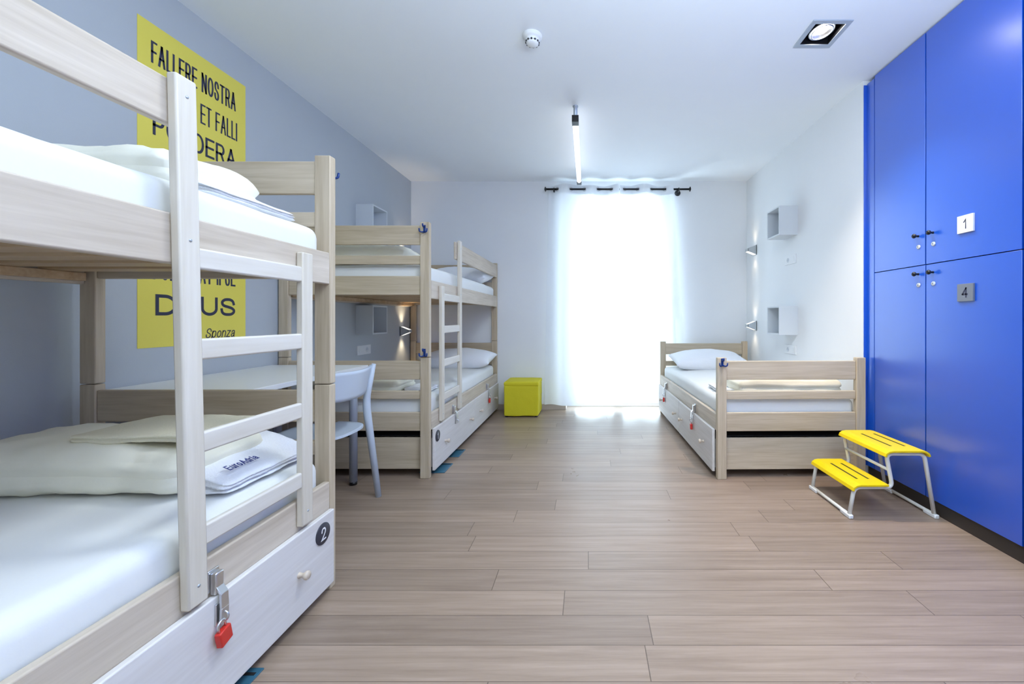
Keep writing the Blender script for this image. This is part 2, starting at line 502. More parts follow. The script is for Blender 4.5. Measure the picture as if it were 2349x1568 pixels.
def thing(name, label, cat, loc=(0, 0, 0), group=None, local=False):
    o = bpy.data.objects.new(name, None); C.objects.link(o); o.empty_display_size = 0.05
    tag(o, label, cat, group)
    o.location = loc
    if not local: OFF[o.name] = tuple(loc)
    return o


def solo(name, bm, m, label, cat, group=None):
    """a thing that is one mesh: origin moved to its base"""
    lo = Vector([min(v.co[i] for v in bm.verts) for i in range(3)]); hi = Vector([max(v.co[i] for v in bm.verts) for i in range(3)])
    c = Vector(((lo.x + hi.x) / 2, (lo.y + hi.y) / 2, lo.z))
    bmesh.ops.translate(bm, verts=bm.verts, vec=-c)
    o = obj(name, bm, m); o.location = c
    return tag(o, label, cat, group)


def dup(root, loc, label, rotz=None, group=None):
    r = root.copy(); C.objects.link(r); r.location = loc; r['label'] = label
    if rotz is not None: r.rotation_euler = (0, 0, rotz)
    if group: r['group'] = group
    for ch in list(root.children):
        c = ch.copy(); C.objects.link(c); c.parent = r
        for g in ch.children:
            d = g.copy(); C.objects.link(d); d.parent = c
    return r


# ------------------------------------------------------------------ the room
XL, XR, XW, YB, YR, H = -2.132, 1.92, 1.943, 4.808, -2.4, 2.753
WX0, WX1, WZ1 = -0.26, 1.03, 2.60           # window opening in the back wall
DLX, DLY, DLS = 1.362, 2.315, 0.0905        # recessed downlight

b = NB(); box(b, XL - 0.2, 2.7, YR - 0.2, YB + 0.35, -0.12, 0.0); obj('floor', b, M['floor'], kind='structure')
b = NB()
for (a0, a1, c0, c1) in ((XL - 0.2, DLX - DLS, YR - 0.2, YB + 0.3), (DLX + DLS, 2.7, YR - 0.2, YB + 0.3),
                         (DLX - DLS, DLX + DLS, YR - 0.2, DLY - DLS), (DLX - DLS, DLX + DLS, DLY + DLS, YB + 0.3)):
    box(b, a0, a1, c0, c1, H, H + 0.12)
obj('ceiling', b, M['ceiling'], kind='structure')
b = NB(); box(b, XL - 0.15, XL, YR - 0.15, YB + 0.3, 0, H); obj('wall_left', b, M['grey_paint'], kind='structure')
b = NB()
box(b, XL, WX0, YB, YB + 0.3, 0, H); box(b, WX1, 2.7, YB, YB + 0.3, 0, H); box(b, WX0, WX1, YB, YB + 0.3, WZ1, H)
obj('wall_back', b, M['white_paint'], kind='structure')
WEND = 2.776                                 # the white right wall ends where the wardrobe begins
b = NB(); box(b, XR, 2.7, WEND, YB, 0, H)
box(b, 2.56, 2.7, YR, WEND, 0, H); box(b, XW, 2.56, YR, -0.30, 0, H)
obj('wall_right', b, M['white_paint'], kind='structure')
b = NB(); box(b, XL, 2.7, YR - 0.15, YR, 0, H); obj('wall_rear', b, M['white_paint'], kind='structure')
b = NB(); box(b, XL, WX0, YB - 0.014, YB, 0, 0.068, 0.003); box(b, WX1, XR, YB - 0.014, YB, 0, 0.068, 0.003)
obj('baseboard_back', b, M['base'], kind='structure')
b = NB(); box(b, XL, XL + 0.014, YR, YB - 0.014, 0, 0.068, 0.003); obj('baseboard_left', b, M['base'], kind='structure')
b = NB(); box(b, XR - 0.014, XR, WEND, YB - 0.014, 0, 0.068, 0.003); obj('baseboard_right', b, M['base'], kind='structure')

# balcony window: frame, two glazed leaves
wf = bpy.data.objects.new('window_1', None); C.objects.link(wf); wf['kind'] = 'structure'
wf.location = ((WX0 + WX1) / 2, YB + 0.2, 0); OFF[wf.name] = tuple(wf.location)
b = NB(); y0, y1 = YB + 0.19, YB + 0.25
box(b, WX0, WX0 + 0.05, y0, y1, 0, WZ1, 0.004); box(b, WX1 - 0.05, WX1, y0, y1, 0, WZ1, 0.004)
box(b, WX0 + 0.05, WX1 - 0.05, y0, y1, WZ1 - 0.05, WZ1, 0.004); box(b, WX0 + 0.05, WX1 - 0.05, y0, y1, 0, 0.02, 0.004)
obj('window_frame', b, M['plastic'], wf, kind='structure')
xm = (WX0 + WX1) / 2
for (a0, a1) in ((WX0 + 0.052, xm - 0.002), (xm + 0.002, WX1 - 0.052)):
    b = NB(); ya, yb = y0 + 0.005, y1 - 0.005
    box(b, a0, a0 + 0.06, ya, yb, 0.022, WZ1 - 0.052, 0.004); box(b, a1 - 0.06, a1, ya, yb, 0.022, WZ1 - 0.052, 0.004)
    box(b, a0 + 0.06, a1 - 0.06, ya, yb, 0.022, 0.05, 0.004); box(b, a0 + 0.06, a1 - 0.06, ya, yb, WZ1 - 0.112, WZ1 - 0.052, 0.004)
    sh = obj('window_sash', b, M['plastic'], wf, kind='structure')
    b = NB(); box(b, a0 + 0.06, a1 - 0.06, ya + 0.022, ya + 0.028, 0.05, WZ1 - 0.112)
    obj('window_pane', b, M['glass'], sh, kind='structure')

# ------------------------------------------------------------------ beds
PW, PD = 0.064, 0.037
BL = 2.07
ENDS = [(0.679, 0.808), (0.545, 0.602), (0.326, 0.454)]
ENDS_UP = [(1.607, 1.740), (1.472, 1.533), (1.262, 1.392)]


def hasp_bm(bm, X, y, f):
    """folding steel clasp from the side rail down over a drawer front; X maps outward distance to local x"""
    box(bm, X(0.0), X(0.006), y - 0.017, y + 0.017, 0.345, 0.405, 0.002)
    box(bm, X(0.006), X(0.024), y - 0.013, y + 0.013, 0.338, 0.398, 0.004)
    # strap leaning over the drawer edge
    pts = [(0.016, 0.36), (0.030, 0.34), (0.032, 0.30), (0.030, 0.258)]
    for (a, z), (c, z2) in zip(pts, pts[1:]):
        prism(bm, [(X(a), z), (X(a + 0.007), z), (X(c + 0.007), z2), (X(c), z2)], y - 0.011, y + 0.011, 1, bev=0.001)
    torus(bm, (X(0.034), y, 0.275), (0, 1, 0), 0.013, 0.0028, 14, 6)
    box(bm, X(0.022), X(0.027), y - 0.016, y + 0.016, 0.255, 0.315, 0.002)


def padlock(loc, sgn, label, body='red', group='padlocks on the drawer hasps', tilt=0.0):
    t = thing('padlock', label, 'padlock', (0, 0, 0), group, local=True)
    bm = NB(); box(bm, -0.0085, 0.0085, -0.0195, 0.0195, -0.008, 0.036, 0.003, 2)
    obj('body', bm, M[body], t)
    bm = NB(); tube(bm, rounded([(0, -0.0115, 0.03), (0, -0.0115, 0.062), (0, 0.0115, 0.062), (0, 0.0115, 0.03)], 0.0115, 6), 0.003, 8)
    obj('shackle', bm, M['chrome'], t, label='steel shackle')
    bm = NB(); lathe(bm, [(0, 0.005), (0.0008, 0.005), (0.0008, 0)], (0, 0, 0), (0, 0, -1), 12)
    obj('keyhole', bm, M['chrome'], t)
    t.location = loc; t.rotation_euler = (R(tilt), 0, R(6 * sgn))
    return t


def coat_hook(bm, x, z, sy, y):
    """small blue double hook on an end face; sy = outward direction along y"""
    Y = lambda d: y + sy * d
    box(bm, x - 0.008, x + 0.008, Y(0), Y(0.004), z - 0.024, z + 0.030, 0.0015)
    tube(bm, rounded([(x, Y(0.003), z + 0.020), (x, Y(0.030), z + 0.014), (x, Y(0.034), z + 0.034)], 0.012), 0.0055, 8)
    for s in (-1, 1):
        tube(bm, rounded([(x, Y(0.003), z - 0.016), (x + s * 0.014, Y(0.020), z - 0.022), (x + s * 0.025, Y(0.026), z - 0.018), (x + s * 0.027, Y(0.028), z + 0.002)], 0.010), 0.0048, 8)


def make_bed(name, label, cat, W, inward, bunk, ladder_end, hooks, badge, guard=(1.585, 1.70), lean=0.0, hasps=(), group=None, BL=2.07, over=0.014):
    """local frame: x = 0 is the room-side face, the bed runs from y = 0 (towards the camera) to y = BL"""
    t = thing(name, label, cat, (0, 0, 0), group, local=True)
    X = lambda d: -inward * d                      # d > 0: outwards into the room
    I = lambda d: inward * d                       # d > 0: into the bed
    P = lambda n, bm, m, par=None, **k: obj(n, bm, m, par or t, **k)
    tiers = [(0.0, 0.831)] + ([(0.834, 1.762)] if bunk else [])
    for (xa, xb) in ((0, PW), (W - PW, W)):
        for (ya, yb) in ((0, PD), (BL - PD, BL)):
            for (za, zb) in tiers:
                bm = NB(); box(bm, I(xa), I(xb), ya, yb, za, zb, 0.004); P('corner_post', bm, M['wz'])
    for ye in (0.009, BL - 0.031):
        for (za, zb) in ENDS + (ENDS_UP if bunk else []):
            bm = NB(); box(bm, I(PW), I(W - PW), ye, ye + 0.022, za, zb, 0.004); P('end_board', bm, M['wx'])
        bm = NB(); yp = 0.034 if ye < 1 else BL - 0.056
        box(bm, I(PW - 0.012), I(W - PW + 0.012), yp, yp + 0.02, 0.055, 0.273, 0.003)
        P('end_panel', bm, M['wx'])
    for (za, zb) in [(0.325, 0.441)] + ([(1.238, 1.366)] if bunk else []):
        for (xa, xb) in ((0, 0.025), (W - 0.025, W)):
            bm = NB(); box(bm, I(xa), I(xb), PD + 0.001, BL - PD - 0.001, za, zb, 0.005, 3); P('side_rail', bm, M['wy'])
        bm = NB()
        for k in range(13):
            y = 0.09 + k * 0.15
            box(bm, I(0.027), I(W - 0.027), y, y + 0.085, za + 0.045, za + 0.062, 0.002)
        for xa in (0.0255, W - 0.0545):
            box(bm, I(xa), I(xa + 0.029), PD + 0.02, BL - PD - 0.02, za + 0.012, za + 0.0445, 0.002)
        P('slat_base', bm, M['slat'])
    # black sheet added as the shade inside the gap above the drawers
    bm = NB(); box(bm, I(0.05), I(W - 0.05), 0.06, BL - 0.06, 0.276, 0.282); P('gap_shade_sheet', bm, M['void'])
    # drawers
    for k, (ya, yb) in enumerate(((0.043, BL / 2 - 0.003), (BL / 2 + 0.003, BL - 0.043))):
        bm = NB()
        box(bm, X(0.002), X(0.022), ya, yb, 0.04, 0.334, 0.004)
        for (q0, q1) in ((ya + 0.02, ya + 0.034), (yb - 0.034, yb - 0.02)):
            box(bm, I(0.0), I(W - 0.12), q0, q1, 0.06, 0.26)
        box(bm, I(0.0), I(W - 0.12), ya + 0.034, yb - 0.034, 0.06, 0.07)
        dr = P('drawer', bm, M['wf'])
        for yk in ((0.24, 0.87) if k == 0 else (BL - 0.87, BL - 0.24)):
            bm = NB(); lathe(bm, [(0, 0.010), (0.004, 0.0085), (0.012, 0.007), (0.018, 0.010), (0.024, 0.0145), (0.030, 0.0155), (0.035, 0.012), (0.037, 0)], (X(0.022), yk, 0.190), (X(1), 0, 0), 18)
            P('knob', bm, M['knob_wood'], dr)
        for (hk, hy) in hasps:
            if hk == k:
                bm = NB(); hasp_bm(bm, X, hy, 0); P('hasp', bm, M['chrome'], dr, label='steel hasp')
        if badge and badge[0] == k:
            bm = NB(); lathe(bm, [(0, 0.040), (0.003, 0.040), (0.004, 0.039), (0.004, 0)], (X(0.022), badge[2], 0.270), (X(1), 0, 0), 32, 0)
            text_into(bm, badge[1], frame((X(0.0262), badge[2] + (-0.014 if badge[1] != '1' else -0.007), 0.246), (0, 1, 0), (0, 0, 1)), 0.028 if badge[1] != '1' else 0.014, 0.048, 0.006, 0.0006, 1)
            P('number_badge', bm, [M['charcoal'], M['plate_white']], dr, label='round dark number badge')
    if bunk:
        f = (lambda d: d) if ladder_end == 'near' else (lambda d: BL - d)
        ys, yl = (0.172, 0.226), (0.580, 0.634)
        # ladder
        bm = NB(); box(bm, X(0.001), X(0.025), f(ys[0]), f(ys[1]), 0.352, 1.338, 0.004)
        lad = bpy.data.objects.new('ladder', None); C.objects.link(lad); lad.parent = t; lad.empty_display_size = 0.05
        P('ladder_post', bm, M['wl'], lad)
        bm = NB(); box(bm, X(0.001), X(0.026), f(yl[0]), f(yl[1]), 0.348, guard[1] + 0.012, 0.005)
        for v in bm.verts: v.co.y += lean * (v.co.z - 0.35) / 1.35
        P('ladder_post', bm, M['wl'], lad)
        for zc in (1.258, 1.018, 0.770, 0.520):
            bm = NB(); box(bm, X(0.003), X(0.022), f(ys[1] - 0.004), f(yl[0] + 0.004 + abs(lean) * (zc - 0.35) / 1.35), zc - 0.028, zc + 0.028, 0.006, 3)
            P('rung', bm, M['wr'], lad)
        # guard rail over the open half
        bm = NB(); g0, g1 = (yl[0] - over, BL - PD - 0.001)
        box(bm, I(0.0), I(0.024), f(g0), f(g1), guard[0], guard[1], 0.006, 3); P('guard_rail', bm, M['wy'])
        yc = f((yl[0] + yl[1]) / 2)
        for (yy, zc, d) in ((yc, (guard[0] + guard[1]) / 2 + 0.02, 0.026), (yc, 1.30, 0.026), (yc, 0.40, 0.026), (f((ys[0] + ys[1]) / 2), 0.40, 0.025)):
            if d == 0.026: yy += lean * (zc - 0.35) / 1.35
            bm = NB(); lathe(bm, [(0, 0.004), (0.0012, 0.004), (0.0016, 0)], (X(d), yy, zc), (X(1), 0, 0), 10); P('screw', bm, M['alu'], lad)
    for (z, sy) in hooks:
        bm = NB(); coat_hook(bm, I(PW / 2), z, sy, 0.0 if sy < 0 else BL); P('coat_hook', bm, M['hook'], label='blue metal coat hook')
    return t


B1 = (-1.045, 1.652 - BL, 0); B2 = (-1.086, 2.731, 0); B3 = (0.887, 2.719, 0)
ROT3 = R(1.0)
bed = make_bed('bunk_bed', 'whitewashed wooden bunk bed closest to the camera, drawer badge number 2', 'bunk bed', 1.017, -1, True, 'far',
               [(1.71, 1)], (1, '2', BL - 0.115), (1.585, 1.70), lean=-0.033, over=-0.045, hasps=((1, BL - 0.545),), group='bunk beds along the grey wall')
bed.location = B1
bed = make_bed('bunk_bed', 'whitewashed wooden bunk bed in the far corner, drawer badge number 1', 'bunk bed', 1.035, -1, True, 'near',
               [(1.71, -1), (0.862, -1)], (0, '1', 0.092), (1.59, 1.735), hasps=((0, 0.475), (1, BL - 0.53)), group='bunk beds along the grey wall')
bed.location = B2
BL3 = 1.975
bed = make_bed('single_bed', 'low whitewashed wooden single bed beside the blue wardrobe', 'bed', 1.026, 1, False, None,
               [(0.797, -1)], None, hasps=((0, 0.52), (1, BL3 - 0.38)), BL=BL3)
bed.location = B3; bed.rotation_euler = (0, 0, ROT3)


def at3(x, y, z):
    return Matrix.Translation(B3) @ Matrix.Rotation(ROT3, 4, 'Z') @ Vector((x, y, z))


padlock((B1[0] + 0.036, 1.652 - 0.545, 0.208), 1, 'red padlock on the drawer of the nearest bunk bed', tilt=12)
padlock((B2[0] + 0.036, 4.801 - 0.53, 0.208), 1, 'small red padlock on the drawer hasp of the far bunk near the yellow cube', tilt=5)
padlock(tuple(at3(-0.036, 0.52, 0.208)), -1, 'red padlock on the single bed drawer nearer the camera', tilt=-5)
padlock(tuple(at3(-0.036, BL3 - 0.38, 0.208)), -1, 'red padlock on the single bed drawer by the curtain', tilt=0)


# ------------------------------------------------------------------ bedding
def mattress(x0, x1, y0, y1, z0, z1, label, seed, rot=0.0, org=None):
    bm = NB(); soft(bm, x0, x1, y0, y1, z0, z1, 0.045, 0.004, 5, seed, 0.05, crown=0.018)
    o = solo('mattress', bm, M['sheet'], label, 'mattress', 'mattresses in white fitted sheets')
    return o


BX1, BX2 = B1[0], B2[0]
mattress(BX1 - 0.975, BX1 - 0.032, B1[1] + 0.05, B1[1] + BL - 0.045, 0.388, 0.538, 'white sheeted mattress in the lower bunk of the nearest bed', 1)
mattress(BX1 - 0.975, BX1 - 0.030, B1[1] + 0.05, B1[1] + BL - 0.045, 1.301, 1.462, 'white sheeted mattress in the upper bunk of the nearest bed', 2)
mattress(BX2 - 0.995, BX2 - 0.032, B2[1] + 0.045, B2[1] + BL - 0.045, 0.388, 0.548, 'white sheeted mattress in the lower bunk of the far bed', 3)
mattress(BX2 - 0.995, BX2 - 0.030, B2[1] + 0.045, B2[1] + BL - 0.045, 1.301, 1.475, 'white sheeted mattress in the upper bunk of the far bed', 4)
o = mattress(0.034, 0.985, 0.045, BL3 - 0.045, 0.388, 0.543, 'white sheeted mattress on the low single bed', 5)
o.location = at3(*o.location); o.rotation_euler = (0, 0, ROT3)


def pillow(cx, cy, z, wx, wy, h, label, seed, tilt=0.0, rotz=0.0):
    bm = NB(); n = 30; top = {}; bot = {}
    for i in range(n + 1):
        for j in range(n + 1):
            u = -1 + 2 * i / n; v = -1 + 2 * j / n
            k = max(0.0, (1 - u * u) * (1 - v * v))
            e = k ** 0.42
            px = u * wx / 2 * (1 - 0.07 * (1 - v * v)); py = v * wy / 2 * (1 - 0.10 * (1 - u * u))
            nz = noise.noise(Vector((px * 7 + seed * 3, py * 7, seed))) * 0.010 + noise.noise(Vector((px * 18, py * 18 + seed, 3))) * 0.004
            top[i, j] = bm.verts.new((px, py, h * 0.42 + (h * 0.58 + nz) * e))
            edge = i in (0, n) or j in (0, n)
            bot[i, j] = top[i, j] if edge else bm.verts.new((px, py, h * 0.42 - h * 0.42 * min(1, e * 1.25)))
    for i in range(n):
        for j in range(n):
            f = bm.faces.new((top[i, j], top[i + 1, j], top[i + 1, j + 1], top[i, j + 1])); f.smooth = True
            q = (bot[i, j + 1], bot[i + 1, j + 1], bot[i + 1, j], bot[i, j])
            if len(set(q)) == 4:
                f = bm.faces.new(q); f.smooth = True
    o = obj('pillow', bm, M['towel'])
    tag(o, label, 'pillow', 'white pillows at the heads of the beds')
    o.location = (cx, cy, z); o.rotation_euler = (R(tilt), 0, R(rotz))
    return o


pillow(-1.46, 4.50, 0.556, 0.80, 0.46, 0.205, 'plump white pillow on the lower bunk of the far bed', 1, 8)
pillow(-1.46, 4.50, 1.482, 0.72, 0.46, 0.20, 'plump white pillow on the upper bunk of the far bed', 2, 8)
pillow(1.33, 4.40, 0.552, 0.80, 0.48, 0.205, 'plump white pillow on the low single bed', 3, 8)


def duvet(x0, x1, y0, y1, z0, z1, label, seed):
    """a quilt folded in thick layers, softly bulging"""
    z0 += 0.008
    zm = z0 + (z1 - z0) * 0.50
    def fn(q):
        q.z = z0 + (q.z - z0) * (1 + 0.10 * noise.noise(Vector((q.x * 3 + seed, q.y * 3, 0.5))))
        q.y += 0.015 * noise.noise(Vector((q.x * 4, q.z * 9, seed)))
        return q
    bm = NB(); soft(bm, x0, x1, y0, y1, z0, z1, 0.072, 0.013, 6, seed, 0.022, crease=((zm, 0.010, 0.016),), crown=0.02, fn=fn)
    return solo('folded_duvet', bm, M['duvet'], label, 'duvet', 'folded duvets at the bed feet')


def blanket(x0, x1, y0, y1, z0, z1, label, seed):
    n = 2; cr = tuple((z0 + (z1 - z0) * k / n, 0.004, 0.008) for k in range(1, n))
    bm = NB(); soft(bm, x0, x1, y0, y1, z0, z1, 0.018, 0.005, 9, seed, 0.025, crease=cr,
                    fn=lambda q: Vector((q.x, q.y, q.z + 0.010 * noise.noise(Vector((q.x * 5, q.y * 5, seed))))))
    return solo('folded_blanket', bm, M['blanket'], label, 'blanket', 'folded beige blankets on the duvets')


duvet(-1.995, -1.205, 1.175, 1.535, 0.546, 0.690, 'folded cream duvet on the lower bunk of the nearest bed', 1)
blanket(-1.62, -1.215, 1.235, 1.52, 0.712, 0.738, 'folded beige blanket on the cream duvet of the nearest lower bunk', 1)
duvet(-1.90, -1.225, 1.15, 1.53, 1.474, 1.615, 'folded cream duvet on the upper bunk of the nearest bed', 2)
duvet(-2.02, -1.35, 2.83, 3.16, 0.557, 0.655, 'folded duvet on the lower bunk of the far bed', 3)
duvet(-2.02, -1.30, 2.83, 3.18, 1.485, 1.620, 'folded duvet on the upper bunk of the far bed', 4)
duvet(1.07, 1.82, 2.81, 3.14, 0.553, 0.652, 'folded cream duvet at the foot of the single bed', 5)


def towel(x0, x1, y0, y1, z0, z1, label, seed, text=None, slope=0.0):
    t = thing('folded_towel', label, 'towel', ((x0 + x1) / 2, (y0 + y1) / 2, z0), 'folded white towels')
    def fn(q):
        u = (q.x - x0) / (x1 - x0)
        q.z = z0 + (q.z - z0) * (1 - slope * max(0.0, u)) + 0.006 * noise.noise(Vector((q.x * 9, q.y * 9, seed))) * (q.z - z0) / (z1 - z0)
        return q
    cr = ((z0 + (z1 - z0) * 0.36, 0.008, 0.022), (z0 + (z1 - z0) * 0.70, 0.007, 0.014))
    bm = NB(); soft(bm, x0, x1, y0, y1, z0, z1, 0.03, 0.009, 11, seed, 0.013, crease=cr, fn=fn)
    obj('towel_cloth', bm, M['towel'], t)
    if text:
        h = z1 - z0; a = Vector((-(x1 - x0), 0, h * slope)).normalized()
        bm = NB(); text_into(bm, text, frame((x1 - 0.030, y0 + 0.045, z0 + h * (1 - slope) + 0.016 + 0.018 * slope), (0, 1, 0), a), 0.115, 0.027, 0.0042, 0.0005)
        obj('printed_name', bm, M['navy'], t, label='navy printed lettering')
    return t


towel(-1.335, -1.110, 1.225, 1.615, 0.552, 0.675, 'white folded towel with navy lettering on the nearest lower bunk', 1, 'EuroAdria', 0.72)
towel(-1.36, -1.130, 1.20, 1.56, 1.475, 1.585, 'white folded towel beside the duvet on the nearest upper bunk', 2, None, 0.78)
towel(-1.33, -1.16, 2.86, 3.12, 0.560, 0.600, 'white folded towel beside the duvet on the far lower bunk', 3, None, 0.4)
towel(0.96, 1.10, 2.95, 3.20, 0.553, 0.580, 'thin white towel beside the duvet on the single bed', 4, None, 0.3)

# ------------------------------------------------------------------ poster
PY0, PY1, PZ0, PZ1 = 1.884, 2.479, 0.957, 2.542
t = thing('wall_poster', 'tall yellow poster with dark capital lettering on the grey wall', 'poster', (XL, (PY0 + PY1) / 2, PZ0))
b = NB(); box(b, XL, XL + 0.002, PY0, PY1, PZ0, PZ1); obj('sheet', b, M['poster'], t)
for (s, ya, yb, za, zb, sw, sh) in (('FALLERE NOSTRA', 1.942, 2.410, 2.350, 2.458, 0.0105, 0), ('VETANT', 1.942, 2.164, 2.174, 2.283, 0.0095, 0), ('ET FALLI', 2.190, 2.420, 2.174, 2.283, 0.0095, 0),
                                    ('PONDERA', 1.950, 2.410, 2.002, 2.110, 0.0130, 0), ('PONDERAT IPSE', 1.950, 2.408, 1.292, 1.400, 0.0110, 0),
                                    ('DEUS', 1.962, 2.408, 1.115, 1.220, 0.0165, 0), ('Sponza', 2.217, 2.400, 0.990, 1.044, 0.0055, 0.22)):
    b = NB(); text_into(b, s, frame((XL + 0.0021, ya, za), (0, 1, 0), (0, 0, 1)), yb - ya, zb - za, sw, 0.0006, 0, sh)
    obj('lettering', b, M['ink'], t)

# ------------------------------------------------------------------ wall boxes, sconces, sockets
def shelf_box(xw, sgn, y0, y1, z0, z1, d, label):
    """open-fronted cube on a side wall; sgn = direction from wall into the room"""
    t = thing('wall_box', label, 'shelf', (xw, (y0 + y1) / 2, z0), 'white cube shelves on the side walls')
    th = 0.013; xo = xw + sgn * d
    b = NB()
    box(b, xw, xo, y0, y0 + th, z0, z1, 0.001); box(b, xw, xo, y1 - th, y1, z0, z1, 0.001)
    box(b, xw, xo, y0 + th, y1 - th, z0, z0 + th, 0.001); box(b, xw, xo, y0 + th, y1 - th, z1 - th, z1, 0.001)
    obj('frame', b, M['box_white'], t)
    b = NB(); box(b, xw, xw + sgn * 0.008, y0 + th, y1 - th, z0 + th, z1 - th); obj('back_panel', b, M['box_white'], t)
    return t


shelf_box(XL, 1, 3.66, 3.925, 1.884, 2.152, 0.158, 'upper cube shelf on the grey wall above the far bunk bed')
shelf_box(XL, 1, 3.66, 3.925, 0.952, 1.221, 0.158, 'lower cube shelf on the grey wall inside the far bunk bed')
shelf_box(XR, -1, 3.64, 3.89, 1.865, 2.132, 0.168, 'upper cube shelf on the white right wall')
shelf_box(XR, -1, 3.64, 3.89, 0.949, 1.213, 0.168, 'lower cube shelf on the white right wall above the single bed')


def sconce(xw, sgn, y, z, label, power):
    t = thing('wall_sconce', label, 'wall lamp', (xw, y, z), 'up and down wall lamps')
    d, hb, hf, wd = 0.10, 0.056, 0.016, 0.042
    X = lambda a: xw + sgn * a
    b = NB()
    for s in (-1, 1):
        ya = y + s * wd; yb = ya - s * 0.004
        prism(b, [(X(0), z - hb), (X(0), z + hb), (X(d), z + hf), (X(d), z - hf)], ya, yb, 1)
    box(b, X(d - 0.004), X(d), y - wd, y + wd, z - hf, z + hf)
    box(b, X(0), X(0.006), y - wd, y + wd, z - hb, z + hb)
    obj('body', b, M['sconce'], t)
    b = NB()
    for s in (-1, 1):
        prism(b, [(X(0.006), z + s * (hb - 0.006)), (X(d - 0.006), z + s * (hf - 0.001)), (X(d - 0.006), z + s * (hf - 0.006)), (X(0.006), z + s * (hb - 0.012))], y - wd + 0.005, y + wd - 0.005, 1)
    obj('diffuser', b, M['warm_glow'], t)
    for s in (-1, 1):
        l = bpy.data.lights.new('sconce_beam', 'SPOT'); l.energy = power; l.color = (1.0, 0.80, 0.52); l.spot_size = R(84); l.spot_blend = 1.0; l.shadow_soft_size = 0.03
        lo = bpy.data.objects.new('sconce_beam', l); C.objects.link(lo); lo.parent = t
        lo.location = (sgn * 0.055, 0, s * 0.064)
        lo.rotation_euler = (Vector((-sgn * 0.12, 0, s)).to_track_quat('-Z', 'Y')).to_euler()
    return t


sconce(XR, -1, 4.56, 1.880, 'upper white wedge wall lamp by the back right corner', 1.2)
sconce(XR, -1, 4.56, 1.018, 'lower white wedge wall lamp above the single bed pillow', 1.2)
sconce(XL, 1, 4.56, 1.800, 'upper wedge wall lamp behind the far upper bunk', 4.5)
sconce(XL, 1, 4.56, 0.955, 'lower white wedge wall lamp inside the far lower bunk', 4.5)


def socket(xw, sgn, y0, y1, z0, z1, label):
    t = thing('wall_socket', label, 'socket', (xw, (y0 + y1) / 2, z0), 'white socket plates under the cube shelves')
    X = lambda a: xw + sgn * a
    b = NB(); box(b, X(0), X(0.009), y0, y1, z0, z1, 0.002); obj('plate', b, M['plastic'], t)
    w_ = (y1 - y0)
    b = NB(); box(b, X(0.009), X(0.0115), y0 + w_ * 0.12, y0 + w_ * 0.42, z0 + 0.018, z1 - 0.018, 0.001); obj('switch', b, M['plastic'], t)
    b = NB(); lathe(b, [(0, 0.021), (0.002, 0.021), (0.002, 0.017), (0.0004, 0.016), (0.0004, 0)], (X(0.009), y0 + w_ * 0.70, (z0 + z1) / 2), (sgn, 0, 0), 20)
    for s in (-1, 1): lathe(b, [(0.0006, 0.0028), (0.0012, 0.0028), (0.0012, 0)], (X(0.009), y0 + w_ * 0.70 + s * 0.0095, (z0 + z1) / 2), (sgn, 0, 0), 8, 1)
    obj('outlet', b, [M['box_white'], M['plate_grey']], t)


socket(XR, -1, 3.66, 3.86, 1.612, 1.696, 'white socket plate under the upper cube shelf on the right wall')
socket(XR, -1, 3.66, 3.86, 0.765, 0.849, 'white socket plate just above the single bed on the right wall')
socket(XL, 1, 3.675, 3.90, 0.758, 0.846, 'white socket plate on the grey wall under the lower cube shelf')

# ------------------------------------------------------------------ desk and chair
DX1, DY0, DY1, DZ = -1.478, 1.72, 2.685, 0.787
t = thing('desk', 'white desk against the grey wall between the two bunk beds', 'desk', ((XL + DX1) / 2, (DY0 + DY1) / 2, 0))
b = NB(); box(b, XL + 0.004, DX1, DY0, DY1, DZ - 0.026, DZ, 0.003); obj('desktop', b, M['desk'], t)
for (x, y) in ((DX1 - 0.075, DY1 - 0.045), (DX1 - 0.075, DY0 + 0.045), (XL + 0.075, DY1 - 0.045), (XL + 0.075, DY0 + 0.045)):
    b = NB(); tube(b, [(x, y, 0.022), (x, y, DZ - 0.026)], 0.0245, 20); lg = obj('leg', b, M['tube_grey'], t)
    b = NB(); tube(b, [(x, y, 0), (x, y, 0.022)], 0.023, 20); obj('leg_foot', b, M['black'], lg)
b = NB(); box(b, XL + 0.09, DX1 - 0.09, DY0 + 0.03, DY0 + 0.05, DZ - 0.09, DZ - 0.026, 0.002); box(b, XL + 0.09, DX1 - 0.09, DY1 - 0.05, DY1 - 0.03, DZ - 0.09, DZ - 0.026, 0.002)
box(b, XL + 0.06, XL + 0.08, DY0 + 0.06, DY1 - 0.06, DZ - 0.09, DZ - 0.026, 0.002)
obj('under_frame', b, M['tube_grey'], t)

